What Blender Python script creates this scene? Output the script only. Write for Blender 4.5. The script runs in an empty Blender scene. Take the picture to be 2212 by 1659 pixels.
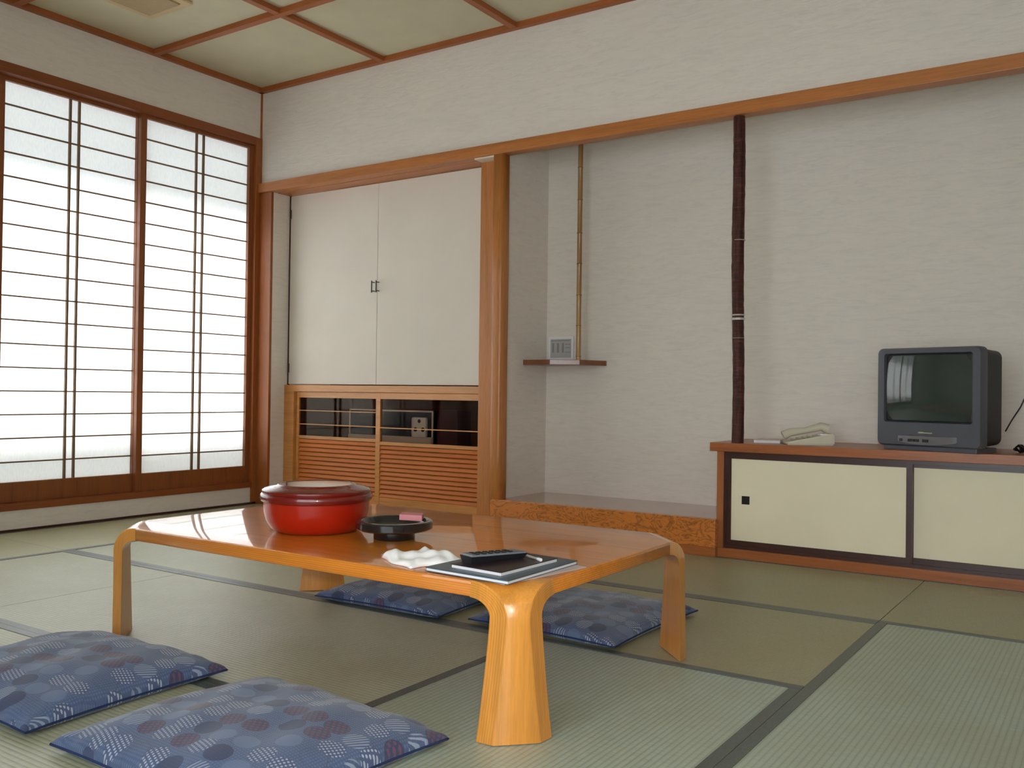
import bpy, bmesh, math, random
from mathutils import Vector, Matrix, Quaternion
PI = math.pi
random.seed(7)
S = bpy.context.scene
C = S.collection

# ------------------------------------------------------------------ camera
CAM = (4.7949, -4.1142, 0.7515)
yaw, pitch, roll = 0.5908969, 0.0099291, 0.0128508
F = Vector((-math.sin(yaw)*math.cos(pitch), math.cos(yaw)*math.cos(pitch), math.sin(pitch)))
r0 = Vector((math.cos(yaw), math.sin(yaw), 0)); u0 = r0.cross(F)
Rt = math.cos(roll)*r0 + math.sin(roll)*u0
Up = -math.sin(roll)*r0 + math.cos(roll)*u0
cd = bpy.data.cameras.new('camera'); cam = bpy.data.objects.new('camera', cd); C.objects.link(cam)
M3 = Matrix((Rt, Up, -F)).transposed()
cam.matrix_world = Matrix.Translation(CAM) @ M3.to_4x4()
cd.sensor_width = 36.0; cd.lens = 36.0*1980.04/2212.0; cd.clip_start = 0.05
S.camera = cam

# ------------------------------------------------------------------ world, sun, exposure
w = bpy.data.worlds.new('sky'); S.world = w; w.use_nodes = True
bg = w.node_tree.nodes['Background']
bg.inputs[0].default_value = (0.84, 0.93, 1.0, 1); bg.inputs[1].default_value = 1.9
def light(name, kind, loc, energy, color=(1, 1, 1), **k):
    l = bpy.data.lights.new(name, kind); l.energy = energy; l.color = color
    for a, b in k.items(): setattr(l, a, b)
    o = bpy.data.objects.new(name, l); C.objects.link(o); o.location = loc
    return o
sun = light('sun', 'SUN', (-6, -3, 5), 14.0, (0.97, 0.99, 1.0), angle=math.radians(9))
sun.rotation_euler = Vector((0.80, -0.06, -0.55)).to_track_quat('-Z', 'Y').to_euler()
# the small built-in flash of the photographer's camera
fl = light('camera_flash', 'SPOT', Vector(CAM) + Up*0.05 + Rt*0.03, 23.0, (1.0, 0.965, 0.92), spot_size=math.radians(85), spot_blend=0.9, shadow_soft_size=0.025)
fl.rotation_euler = F.to_track_quat('-Z', 'Y').to_euler()
vs = S.view_settings
vs.view_transform = 'Standard'; vs.look = 'None'; vs.gamma = 1; vs.use_curve_mapping = False
vs.exposure = 1.6
S.cycles.use_denoising = True
S.cycles.max_bounces = 10; S.cycles.diffuse_bounces = 6; S.cycles.glossy_bounces = 4
S.cycles.transmission_bounces = 6; S.cycles.transparent_max_bounces = 12
S.cycles.sample_clamp_indirect = 6.0
S.cycles.caustics_reflective = False; S.cycles.caustics_refractive = False

# ------------------------------------------------------------------ materials
def lin(c):
    return tuple(((x/255.0)/12.92 if x/255.0 <= 0.04045 else ((x/255.0+0.055)/1.055)**2.4) for x in c)
class NT:
    def __init__(s, name):
        s.m = bpy.data.materials.new(name); s.m.use_nodes = True; s.t = s.m.node_tree; s.n = s.t.nodes
        s.b = s.n['Principled BSDF']; s.out = s.n['Material Output']
    def add(s, typ, **k):
        x = s.n.new(typ)
        for a, b in k.items(): setattr(x, a, b)
        return x
    def link(s, a, b): s.t.links.new(a, b)
    def coord(s, scale=(1, 1, 1), rot=(0, 0, 0), out='Object'):
        tc = s.add('ShaderNodeTexCoord'); mp = s.add('ShaderNodeMapping')
        mp.inputs['Scale'].default_value = scale; mp.inputs['Rotation'].default_value = rot
        s.link(tc.outputs[out], mp.inputs[0]); return mp.outputs[0]
    def noise(s, vec, scale, detail=4, rough=0.55, dist=0.0):
        x = s.add('ShaderNodeTexNoise'); x.inputs['Scale'].default_value = scale; x.inputs['Detail'].default_value = detail
        x.inputs['Roughness'].default_value = rough; x.inputs['Distortion'].default_value = dist
        s.link(vec, x.inputs['Vector']); return x.outputs['Fac']
    def ramp(s, fac, stops, interp='LINEAR'):
        x = s.add('ShaderNodeValToRGB'); x.color_ramp.interpolation = interp
        e = x.color_ramp.elements
        while len(e) < len(stops): e.new(0.5)
        for i, (p, c) in enumerate(stops):
            e[i].position = p; e[i].color = (*c, 1) if len(c) == 3 else c
        s.link(fac, x.inputs[0]); return x.outputs[0]
    def math(s, op, a, b=None, clamp=False):
        x = s.add('ShaderNodeMath', operation=op, use_clamp=clamp)
        for i, v in enumerate((a, b)):
            if v is None: continue
            if isinstance(v, (int, float)): x.inputs[i].default_value = v
            else: s.link(v, x.inputs[i])
        return x.outputs[0]
    def mix(s, fac, a, b, mode='MIX'):
        x = s.add('ShaderNodeMix', data_type='RGBA', blend_type=mode)
        for i, v in ((0, fac), (6, a), (7, b)):
            if isinstance(v, (int, float)): x.inputs[i].default_value = v
            elif isinstance(v, tuple): x.inputs[i].default_value = (*v, 1) if len(v) == 3 else v
            else: s.link(v, x.inputs[i])
        return x.outputs[2]
    def bump(s, h, strength=0.3, dist=0.01):
        x = s.add('ShaderNodeBump'); x.inputs['Strength'].default_value = strength; x.inputs['Distance'].default_value = dist
        s.link(h, x.inputs['Height']); s.link(x.outputs[0], s.b.inputs['Normal']); return x
    def set(s, rough=0.6, spec=0.5, metal=0.0, coat=0.0, coat_rough=0.05, color=None):
        b = s.b
        b.inputs['Roughness'].default_value = rough; b.inputs['Specular IOR Level'].default_value = spec
        b.inputs['Metallic'].default_value = metal; b.inputs['Coat Weight'].default_value = coat; b.inputs['Coat Roughness'].default_value = coat_rough
        if color is not None:
            if isinstance(color, tuple): b.inputs['Base Color'].default_value = (*color, 1)
            else: s.link(color, b.inputs['Base Color'])
        return s.m

def plain(name, rgb, rough=0.6, spec=0.5, metal=0.0, coat=0.0, var=0.06, scale=30):
    t = NT(name); c = lin(rgb)
    n = t.noise(t.coord(), scale, 3)
    col = t.ramp(n, [(0.3, tuple(x*(1-var) for x in c)), (0.7, tuple(min(1, x*(1+var)) for x in c))])
    return t.set(rough, spec, metal, coat, color=col)

def wood(name, rgb, axis='x', dark=0.62, rough=0.4, coat=0.0, coat_rough=0.1, scale=1.0, figure=0.5, ply=False, spec=0.5):
    t = NT(name); c = lin(rgb); d = tuple(x*dark*(0.9 if i == 2 else 1) for i, x in enumerate(c)); l = tuple(min(1, x*1.18) for x in c)
    st = {'x': (0.7, 14, 14), 'y': (14, 0.7, 14), 'z': (14, 14, 0.7)}[axis]
    v = t.coord(tuple(a*scale for a in st))
    n1 = t.noise(v, 1.6, 5, 0.6, 1.2*figure)
    v2 = t.coord(tuple(a*scale*5 for a in st)); n2 = t.noise(v2, 3.0, 3, 0.6)
    col = t.ramp(n1, [(0.28, d), (0.45, c), (0.62, l), (0.78, c)])
    col = t.mix(0.35, col, t.ramp(n2, [(0.35, d), (0.6, l)]))
    if ply:
        at = t.add('ShaderNodeAttribute', attribute_name='ply')
        f = t.math('FRACT', t.math('MULTIPLY', at.outputs['Fac'], 7.0))
        lines = t.ramp(f, [(0.0, (0, 0, 0)), (0.62, (0, 0, 0)), (0.72, (1, 1, 1)), (0.93, (1, 1, 1)), (1.0, (0, 0, 0))])
        col = t.mix(t.math('MULTIPLY', lines, 0.45), col, tuple(x*0.5 for x in c))
    t.bump(n2, 0.06, 0.002)
    return t.set(rough, spec, 0, coat, coat_rough, col)

def wallpaper(name, rgb, bump=0.25):
    t = NT(name); c = lin(rgb)
    v = t.coord((1, 1, 5.5), (0.05, 0.05, 0)); n = t.noise(v, 9, 6, 0.62, 1.0)
    v2 = t.coord((1, 1, 4)); n2 = t.noise(v2, 60, 3, 0.6)
    col = t.ramp(n, [(0.3, tuple(x*0.93 for x in c)), (0.5, c), (0.72, tuple(min(1, x*1.04) for x in c))])
    h = t.math('ADD', n, t.math('MULTIPLY', n2, 0.35))
    t.bump(h, bump, 0.006)
    return t.set(0.62, 0.35, color=col)

def tatami(name, rgb, axis):
    t = NT(name); c = lin(rgb)
    tc = t.coord(); sp = t.add('ShaderNodeSeparateXYZ'); t.link(tc, sp.inputs[0])
    across = sp.outputs[1] if axis == 'x' else sp.outputs[0]
    ridge = t.math('ABSOLUTE', t.math('SINE', t.math('MULTIPLY', across, PI/0.0145)))
    sc = (520, 26, 1) if axis == 'x' else (26, 520, 1)
    straw = t.noise(t.coord(sc), 1.0, 3, 0.6)
    blot = t.noise(t.coord((1, 1, 1)), 2.2, 4, 0.6)
    col = t.ramp(straw, [(0.3, tuple(x*0.8 for x in c)), (0.5, c), (0.72, tuple(x*1.2 for x in c))])
    col = t.mix(t.math('SUBTRACT', 1.0, t.math('POWER', ridge, 0.35), True), col, tuple(x*0.55 for x in c))
    col = t.mix(t.ramp(blot, [(0.4, (0, 0, 0)), (0.7, (0.3, 0.3, 0.3))]), col, lin((150, 140, 95)), 'MIX')
    h = t.math('ADD', ridge, t.math('MULTIPLY', straw, 0.5))
    t.bump(h, 0.35, 0.0015)
    return t.set(0.42, 0.85, color=col)

def cushion_cloth(name):
    t = NT(name)
    v = t.coord((1, 1, 0.02))
    base = lin((78, 94, 128))
    vo = t.add('ShaderNodeTexVoronoi'); vo.voronoi_dimensions = '2D'; vo.inputs['Scale'].default_value = 17.0; vo.inputs['Randomness'].default_value = 0.25
    t.link(v, vo.inputs['Vector'])
    inside = t.math('LESS_THAN', vo.outputs['Distance'], 0.47)
    ring = t.math('MULTIPLY', inside, t.math('GREATER_THAN', vo.outputs['Distance'], 0.43))
    sc = t.add('ShaderNodeSeparateColor'); t.link(vo.outputs['Color'], sc.inputs[0]); rnd = sc.outputs[0]; rnd2 = sc.outputs[1]
    def dots(scale, r, rot):
        vv = t.coord((1, 1, 0.02), (0, 0, rot))
        d = t.add('ShaderNodeTexVoronoi'); d.voronoi_dimensions = '2D'; d.inputs['Scale'].default_value = scale; d.inputs['Randomness'].default_value = 0.0
        t.link(vv, d.inputs['Vector']); return t.math('LESS_THAN', d.outputs['Distance'], r)
    d1 = dots(125, 0.30, 0.3); d2 = dots(95, 0.34, 0.9); d3 = dots(150, 0.30, 0.0)
    wv = t.add('ShaderNodeTexWave'); wv.inputs['Scale'].default_value = 38; t.link(t.coord((1, 1, 0.02), (0, 0, 0.4)), wv.inputs['Vector'])
    def band(lo, hi): return t.math('MULTIPLY', inside, t.math('MULTIPLY', t.math('GREATER_THAN', rnd, lo), t.math('LESS_THAN', rnd, hi)))
    blot = t.noise(t.coord(), 9, 3)
    col = t.ramp(blot, [(0.3, tuple(x*0.85 for x in base)), (0.7, tuple(x*1.12 for x in base))])
    col = t.mix(t.math('MULTIPLY', d3, 0.16), col, lin((150, 165, 190)))                     # fine ground speckle
    col = t.mix(t.math('MULTIPLY', band(0.0, 0.16), 0.8), col, lin((54, 62, 92)))             # dark plain roundels
    col = t.mix(t.math('MULTIPLY', band(0.16, 0.32), 0.75), col, lin((104, 122, 155)))        # light plain roundels
    c2 = t.mix(d1, lin((78, 88, 120)), lin((176, 186, 206))); col = t.mix(t.math('MULTIPLY', band(0.32, 0.56), 0.8), col, c2)
    c3 = t.mix(d2, lin((58, 60, 88)), lin((112, 66, 82))); col = t.mix(t.math('MULTIPLY', band(0.56, 0.69), 0.8), col, c3)
    c4 = t.mix(t.math('GREATER_THAN', wv.outputs['Fac'], 0.55), lin((80, 92, 124)), lin((158, 170, 192))); col = t.mix(t.math('MULTIPLY', band(0.74, 0.9), 0.7), col, c4)
    col = t.mix(t.math('MULTIPLY', ring, 0.25), col, lin((60, 70, 100)))
    weave = t.noise(t.coord(), 500, 2); t.bump(weave, 0.2, 0.001)
    m = t.set(0.85, 0.25, color=col); t.b.inputs['Sheen Weight'].default_value = 0.25
    return m

def paper_mat(name):
    t = NT(name)
    n = t.noise(t.coord((1, 3, 1)), 40, 5, 0.65)
    col = t.ramp(n, [(0.3, (0.80, 0.81, 0.81)), (0.7, (0.88, 0.88, 0.87))])
    d = t.add('ShaderNodeBsdfDiffuse'); tr = t.add('ShaderNodeBsdfTranslucent'); mx = t.add('ShaderNodeMixShader')
    t.link(col, d.inputs[0]); t.link(col, tr.inputs[0]); mx.inputs[0].default_value = 0.40
    t.link(d.outputs[0], mx.inputs[1]); t.link(tr.outputs[0], mx.inputs[2]); t.link(mx.outputs[0], t.out.inputs[0])
    return t.m

def glass_mat(name, tint=(0.82, 0.76, 0.70), refl=0.045):
    t = NT(name)
    tr = t.add('ShaderNodeBsdfTransparent'); tr.inputs[0].default_value = (*tint, 1)
    gl = t.add('ShaderNodeBsdfGlossy'); gl.inputs['Roughness'].default_value = 0.02
    fr = t.add('ShaderNodeFresnel'); fr.inputs[0].default_value = 1.5
    mx = t.add('ShaderNodeMixShader'); t.link(t.math('MULTIPLY', fr.outputs[0], refl), mx.inputs[0]); t.link(tr.outputs[0], mx.inputs[1]); t.link(gl.outputs[0], mx.inputs[2])
    t.link(mx.outputs[0], t.out.inputs[0]); return t.m

def burl(name, rgb):
    t = NT(name); c = lin(rgb)
    n = t.noise(t.coord((3.2, 3.2, 7)), 2.0, 3, 0.5, 2.6)
    wv = t.math('FRACT', t.math('MULTIPLY', n, 5.0))
    col = t.ramp(wv, [(0.0, tuple(x*0.42 for x in c)), (0.25, c), (0.7, tuple(min(1, x*1.15) for x in c)), (1.0, tuple(x*0.75 for x in c))])
    return t.set(0.35, 0.5, 0, 0.4, 0.15, col)

M = dict(
    wall=wallpaper('wallpaper', (223, 215, 205)),
    ceil=plain('ceiling_board', (206, 198, 172), 0.8, 0.2, var=0.03, scale=6),
    beam=wood('beam_wood_x', (178, 110, 54), 'x', 0.66, 0.42, 0.1, 0.3),
    jamb=wood('post_wood_z', (182, 116, 58), 'z', 0.62, 0.38, 0.08, 0.3, scale=0.8),
    jambr=wood('corner_post_wood_z', (150, 84, 38), 'z', 0.62, 0.4, 0.08, 0.3, scale=0.8),
    baty=wood('batten_wood_y', (158, 88, 44), 'y', 0.7, 0.45),
    batx=wood('batten_wood_x', (158, 88, 44), 'x', 0.7, 0.45),
    shy=wood('shoji_wood_y', (136, 72, 34), 'y', 0.65, 0.45),
    shz=wood('shoji_wood_z', (136, 76, 38), 'z', 0.65, 0.45),
    latt=plain('lattice_wood', (120, 92, 66), 0.6),
    paper=paper_mat('shoji_paper'),
    honeyx=wood('honey_wood_x', (196, 132, 68), 'x', 0.7, 0.35, 0.3, 0.2, scale=0.8),
    honeyz=wood('honey_wood_z', (192, 128, 66), 'z', 0.7, 0.35, 0.3, 0.2, scale=0.8),
    louv=wood('louver_wood_x', (188, 106, 44), 'x', 0.75, 0.5, 0.0, 0.2, spec=0.3),
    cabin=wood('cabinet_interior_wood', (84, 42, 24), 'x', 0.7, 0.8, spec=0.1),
    door=plain('door_cream_paper', (221, 212, 200), 0.6, 0.3, var=0.02, scale=5),
    fus=plain('sliding_door_paper', (236, 226, 198), 0.7, 0.25, var=0.03, scale=3),
    dkf=wood('dark_frame_wood', (62, 30, 22), 'x', 0.7, 0.35, 0.2, 0.2),
    cntx=wood('sideboard_wood_x', (158, 92, 50), 'x', 0.68, 0.35, 0.15, 0.2, spec=0.35),
    cntz=wood('sideboard_wood_z', (164, 98, 54), 'z', 0.68, 0.35, 0.3, 0.2),
    burl=burl('figured_step_wood', (196, 116, 48)),
    tfloor=wood('alcove_floor_wood', (150, 92, 58), 'x', 0.75, 0.18, 0.8, 0.05),
    blk=plain('black_metal', (38, 32, 30), 0.35, 0.5, 0.3, var=0.02),
    plaster=plain('cream_plaster', (226, 214, 196), 0.8, 0.2, var=0.02),
    tabx=wood('table_wood_x', (206, 124, 42), 'x', 0.72, 0.35, 0.8, 0.035, scale=0.9, ply=True, spec=0.15),
    tabz=wood('table_wood_z', (214, 142, 58), 'z', 0.80, 0.28, 0.7, 0.06, scale=1.2, ply=True),
    heri=plain('mat_border_cloth', (84, 92, 88), 0.42, 1.0, var=0.25, scale=260),
    cush=cushion_cloth('cushion_cloth'),
    cseam=plain('cushion_seam_cloth', (44, 56, 92), 0.85, 0.2),
    red=plain('red_lacquer', (164, 30, 10), 0.3, 0.3, coat=0.45, var=0.05, scale=8),
    rlid=plain('lid_lacquer', (150, 88, 72), 0.12, 0.6, coat=1.0, var=0.03),
    rband=plain('dark_red_lacquer', (110, 18, 12), 0.25, 0.4, coat=0.6, var=0.05),
    blkp=plain('black_glazed', (26, 24, 26), 0.2, 0.5, coat=0.4, var=0.02),
    ashin=plain('ashtray_lining', (70, 72, 66), 0.15, 0.6, coat=0.8, var=0.1),
    pink=plain('pink_card', (206, 128, 134), 0.6, var=0.03),
    towel=plain('white_towelling', (252, 251, 251), 0.95, 0.1, var=0.03, scale=300),
    teal=plain('slate_cover', (66, 84, 98), 0.35, 0.5, var=0.04),
    brn=plain('dark_brown_cover', (48, 34, 36), 0.4, 0.5, var=0.04),
    page=plain('white_paper', (226, 226, 228), 0.7, 0.2, var=0.01),
    pinkp=plain('pale_paper', (206, 190, 184), 0.6, 0.3, var=0.02),
    rmt=plain('remote_grey', (112, 116, 124), 0.4, 0.5, var=0.02),
    rmb=plain('remote_black', (30, 30, 34), 0.4, 0.5, var=0.02),
    tvg=plain('television_grey', (80, 81, 89), 0.4, 0.5, var=0.02),
    tvb=plain('television_black', (34, 33, 36), 0.5, 0.4, var=0.02),
    tvc=plain('television_control_strip', (104, 102, 104), 0.35, 0.5, var=0.03),
    scr=plain('television_glass', (46, 58, 56), 0.04, 0.7, coat=0.6, var=0.01),
    logo=plain('pale_badge', (176, 172, 140), 0.4, var=0.01),
    phone=plain('beige_plastic', (206, 198, 178), 0.45, 0.4, var=0.02),
    phoned=plain('beige_plastic_keys', (170, 164, 146), 0.45, 0.4, var=0.02),  # darker beige of the keypad
    silver=plain('pale_trim', (190, 186, 178), 0.3, 0.5, 0.4, var=0.02),
    glass=glass_mat('cabinet_glass'),
    ventf=plain('vent_frame', (204, 178, 134), 0.5, var=0.02),
    venti=plain('vent_panel', (176, 150, 112), 0.6, var=0.03),
    conc=plain('outside_render', (200, 198, 190), 0.9),
    maroon=plain('maroon_box', (60, 16, 18), 0.7, 0.2, var=0.03),
    navy=plain('navy_case', (24, 26, 40), 0.75, 0.15, var=0.03),
)
def bark(name):
    t = NT(name)
    n = t.noise(t.coord((14, 14, 120)), 1.0, 5, 0.75); n2 = t.noise(t.coord((60, 60, 6)), 1.0, 3, 0.6)
    col = t.ramp(n, [(0.35, lin((46, 22, 16))), (0.52, lin((66, 30, 24))), (0.66, lin((108, 62, 48))), (0.74, lin((158, 120, 104)))])
    col = t.mix(0.4, col, t.ramp(n2, [(0.4, lin((40, 18, 14))), (0.62, lin((100, 58, 50)))]))
    t.bump(n, 0.6, 0.004); return t.set(0.5, 0.25, color=col)
M['bark'] = bark('bark_skin')
def bamboo(name):
    t = NT(name); n = t.noise(t.coord((40, 40, 1.5)), 1.0, 3)
    col = t.ramp(n, [(0.3, lin((140, 100, 56))), (0.7, lin((178, 138, 84)))]); return t.set(0.35, 0.5, 0, 0.4, 0.2, col)
M['bamb'] = bamboo('bamboo_skin'); M['node'] = plain('bamboo_node', (108, 72, 40), 0.5)
TAT = {('x', 0): tatami('rush_mat_olive_x', (164, 160, 126), 'x'), ('x', 1): tatami('rush_mat_sheen_pale_x', (184, 186, 160), 'x'),  # window sheen by rush direction is painted into the mat tints
       ('y', 0): tatami('rush_mat_sheen_green_y', (176, 188, 172), 'y'), ('y', 1): tatami('rush_mat_sheen_straw_y', (180, 178, 140), 'y')}

# ------------------------------------------------------------------ mesh helpers
def bx(bm, x0, x1, y0, y1, z0, z1, bev=0.0):
    vs_ = [bm.verts.new((x, y, z)) for x in (x0, x1) for y in (y0, y1) for z in (z0, z1)]
    fs = [(0, 1, 3, 2), (4, 6, 7, 5), (0, 4, 5, 1), (2, 3, 7, 6), (0, 2, 6, 4), (1, 5, 7, 3)]
    faces = [bm.faces.new([vs_[i] for i in f]) for f in fs]
    if bev:
        ed = {e for f in faces for e in f.edges}
        bmesh.ops.bevel(bm, geom=list(ed), offset=bev, segments=2, affect='EDGES', profile=0.6)
def prism(bm, pts, z0, z1, bev=0.0):
    a = [bm.verts.new((x, y, z0)) for x, y in pts]; b = [bm.verts.new((x, y, z1)) for x, y in pts]; n = len(pts)
    fs = [bm.faces.new(a[::-1]), bm.faces.new(b)] + [bm.faces.new((a[i], a[(i+1) % n], b[(i+1) % n], b[i])) for i in range(n)]
    if bev:
        ed = {e for f in fs for e in f.edges}
        bmesh.ops.bevel(bm, geom=list(ed), offset=bev, segments=2, affect='EDGES', profile=0.6)
def lathe(bm, prof, cx=0, cy=0, n=48, z=0):
    rings = []
    for r, h in prof:
        if r < 1e-6: rings.append([bm.verts.new((cx, cy, z+h))])
        else: rings.append([bm.verts.new((cx+r*math.cos(2*PI*i/n), cy+r*math.sin(2*PI*i/n), z+h)) for i in range(n)])
    for a, b in zip(rings, rings[1:]):
        for i in range(n):
            j = (i+1) % n
            if len(a) == 1 and len(b) == 1: continue
            if len(a) == 1: bm.faces.new((a[0], b[j], b[i]))
            elif len(b) == 1: bm.faces.new((a[i], a[j], b[0]))
            else: bm.faces.new((a[i], a[j], b[j], b[i]))
    if len(rings[0]) > 1: bm.faces.new(rings[0][::-1])
    if len(rings[-1]) > 1: bm.faces.new(rings[-1])
def tube(bm, pts, rad, n=8):
    pts = [Vector(p) for p in pts]; rings = []
    rr = rad if isinstance(rad, (list, tuple)) else [rad]*len(pts)
    for i, p in enumerate(pts):
        d = (pts[min(i+1, len(pts)-1)] - pts[max(i-1, 0)]).normalized()
        a = d.orthogonal() if i == 0 else (pa - d*pa.dot(d))
        a.normalize(); pa = a; b = d.cross(a)
        rings.append([bm.verts.new(p + (a*math.cos(2*PI*k/n) + b*math.sin(2*PI*k/n))*rr[i]) for k in range(n)])
    for a, b in zip(rings, rings[1:]):
        for k in range(n): bm.faces.new((a[k], a[(k+1) % n], b[(k+1) % n], b[k]))
    bm.faces.new(rings[0][::-1]); bm.faces.new(rings[-1])
def obj(name, bm, mat, parent=None, smooth=False, world=True, props=None):
    bmesh.ops.recalc_face_normals(bm, faces=bm.faces[:])
    me = bpy.data.meshes.new(name); bm.to_mesh(me); bm.free()
    me.materials.append(mat if not isinstance(mat, str) else M[mat])
    o = bpy.data.objects.new(name, me); C.objects.link(o)
    if smooth:
        for p in me.polygons: p.use_smooth = True
        try: me.set_sharp_from_angle(angle=math.radians(35 if smooth is True else smooth))
        except Exception: pass
    if parent is not None:
        o.parent = parent
        if world:  # built in world coordinates under an unrotated chain of parents
            off = Vector((0, 0, 0)); q = parent
            while q is not None: off += q.location; q = q.parent
            o.location = -off
    if props:
        for k, v in props.items(): o[k] = v
    return o
def origin(o, p):
    """move the object's origin to p without moving its mesh"""
    p = Vector(p); o.data.transform(Matrix.Translation(-(p - o.location))); o.location = p; return o
def B(): return bmesh.new()
def box(name, mat, parent, *a, bev=0.0, **k):
    bm = B(); bx(bm, *a, bev=bev); return obj(name, bm, mat, parent, **k)
def struct(name, bm, mat, parent=None):
    o = obj(name, bm, mat, parent)
    if parent is None: o['kind'] = 'structure'
    return o
def thing(name, label, cat, loc, rz=0.0, group=None):
    o = bpy.data.objects.new(name, None); C.objects.link(o); o.location = loc; o.rotation_euler = (0, 0, rz)
    o.empty_display_size = 0.1
    o['label'] = label; o['category'] = cat
    if group: o['group'] = group
    return o
def tag(o, label, cat, group=None):
    o['label'] = label; o['category'] = cat
    if group: o['group'] = group
    return o

# ------------------------------------------------------------------ room shell
XR, YF, ZC = 5.80, -5.15, 2.75
D = 0.468                                    # back of the alcoves
def sbox(name, mat, *a, **k):
    bm = B(); bx(bm, *a, **k); return struct(name, bm, mat)
sbox('floor', 'cabin', -0.12, XR+0.1, YF-0.1, D+0.1, -0.12, -0.045)
sbox('ceiling', 'ceil', -0.12, XR+0.1, YF-0.1, D+0.1, ZC, ZC+0.08)
# window wall (x = 0): above and below the opening, and its far end
bm = B(); bx(bm, -0.12, 0, YF-0.1, 0.0, 2.42, ZC); bx(bm, -0.12, 0, YF-0.1, 0.0, -0.04, 0.112); bx(bm, -0.12, 0, YF-0.1, -3.28, 0.112, 2.42)
struct('wall_window', bm, 'wall')
# back wall: strip above the beam
bm = B(); bx(bm, -0.12, XR+0.1, 0.0, 0.05, 2.10, ZC); struct('wall_back', bm, 'wall')
sbox('wall_closet_left', 'wall', 0.0, 0.118, 0.0, D+0.1, -0.04, 2.10)
bm = B(); bx(bm, 1.80, 1.963, 0.168, D+0.1, -0.04, 2.6); bx(bm, 1.866, 1.963, 0.05, 0.168, 0.0, 2.6); struct('wall_closet_right', bm, 'wall')
bm = B(); bx(bm, 1.80, XR+0.1, D, D+0.1, -0.04, 2.6); bx(bm, 1.963, XR+0.1, 0.045, D+0.1, 2.42, 2.5); struct('wall_alcove', bm, 'wall')
sbox('wall_right', 'wall', XR, XR+0.1, YF-0.1, D+0.1, -0.04, ZC)
WX0, WX1 = 3.1, 5.6   # unseen glazed opening added behind the camera to brighten the room
bm = B(); bx(bm, -0.12, WX0, YF-0.1, YF, -0.04, ZC); bx(bm, WX1, XR+0.1, YF-0.1, YF, -0.04, ZC); bx(bm, WX0, WX1, YF-0.1, YF, -0.04, 0.10); bx(bm, WX0, WX1, YF-0.1, YF, 2.2, ZC)
struct('wall_front', bm, 'wall')
bm = B()
for x in (WX0, (WX0+WX1)/2-0.025, WX1-0.05): bx(bm, x, x+0.05, YF-0.08, YF-0.03, 0.10, 2.2)
bx(bm, WX0, WX1, YF-0.08, YF-0.03, 0.10, 0.16); bx(bm, WX0, WX1, YF-0.08, YF-0.03, 2.14, 2.2)
dr = struct('door_added_light', bm, 'silver')
bm = B(); bx(bm, WX0+0.05, WX1-0.05, YF-0.058, YF-0.053, 0.16, 2.14); obj('added_light_glass', bm, glass_mat('added_light_glass', (0.95, 0.96, 0.96)), dr)
# closet carcass behind the doors
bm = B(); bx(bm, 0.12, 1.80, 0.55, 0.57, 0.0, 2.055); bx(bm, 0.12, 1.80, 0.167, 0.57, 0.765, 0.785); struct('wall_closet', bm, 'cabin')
# timber: beam, posts, trims
sbox('trim_beam', 'beam', 0.0, XR, -0.03, 0.045, 2.055, 2.116, bev=0.003)
sbox('trim_closet_soffit', 'beam', 0.12, 1.772, 0.045, 0.17, 2.053, 2.075)
sbox('trim_closet_plaster', 'plaster', 1.772, 1.905, -0.012, 0.17, 2.047, 2.075)
bm = B(); bx(bm, -0.05, 0.012, -0.05, 0.004, 0.0, 2.42, bev=0.002); bx(bm, 0.0, 0.121, -0.012, 0.008, 0.0, 2.055, bev=0.003); struct('trim_corner_post', bm, 'jambr')
sbox('trim_corner', 'batx', -0.004, 0.010, -0.010, 0.004, 2.42, 2.72)
sbox('trim_closet_jamb', 'jamb', 1.766, 1.865, 0.060, 0.165, 0.0, 2.047, bev=0.004)
bm = B(); lathe(bm, [(0.038, 0), (0.0385, 0.4), (0.037, 0.9), (0.038, 1.4), (0.0365, 2.055)], 0, 0, 20)
for v in bm.verts:
    a = math.atan2(v.co.y, v.co.x); r = math.hypot(v.co.x, v.co.y)
    k = 1.0/max(abs(math.cos(a)), abs(math.sin(a))); k = 1+(k-1)*0.72
    v.co.x *= k; v.co.y *= k; v.co.y *= 1.1
o = struct('trim_alcove_post', bm, 'jamb'); o.location = (1.940, 0.012, 0)
for p in o.data.polygons: p.use_smooth = True
# ceiling trims and battens
bm = B(); bx(bm, 0, 0.032, YF, 0, 2.72, ZC+0.005); struct('trim_ceiling_window', bm, 'baty')
bm = B(); bx(bm, 0, XR, -0.032, 0, 2.72, ZC+0.005); struct('trim_ceiling_back', bm, 'batx')
bm = B()
for x in (1.085, 2.035, 2.985, 3.935, 4.885): bx(bm, x-0.02, x+0.02, YF, 0, 2.722, ZC+0.004)
struct('trim_ceiling_battens_long', bm, 'baty')
bm = B()
for y in (-0.82, -1.64, -2.46, -3.28, -4.10): bx(bm, 0, XR, y-0.02, y+0.02, 2.7205, ZC+0.004)
struct('trim_ceiling_battens_cross', bm, 'batx')
# window surround
bm = B(); bx(bm, -0.12, 0.014, -3.34, -0.05, 2.366, 2.42, bev=0.002); struct('trim_window_head', bm, 'shy')
bm = B(); bx(bm, -0.12, 0.016, -3.34, -0.05, 0.110, 0.147, bev=0.002); struct('trim_window_sill', bm, 'shy')
sbox('trim_window_jamb', 'shz', -0.12, 0.012, -3.34, -3.28, 0.147, 2.366)
sbox('baseboard_window', 'dkf', 0.0, 0.012, YF, -0.012, -0.005, 0.012)

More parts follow.
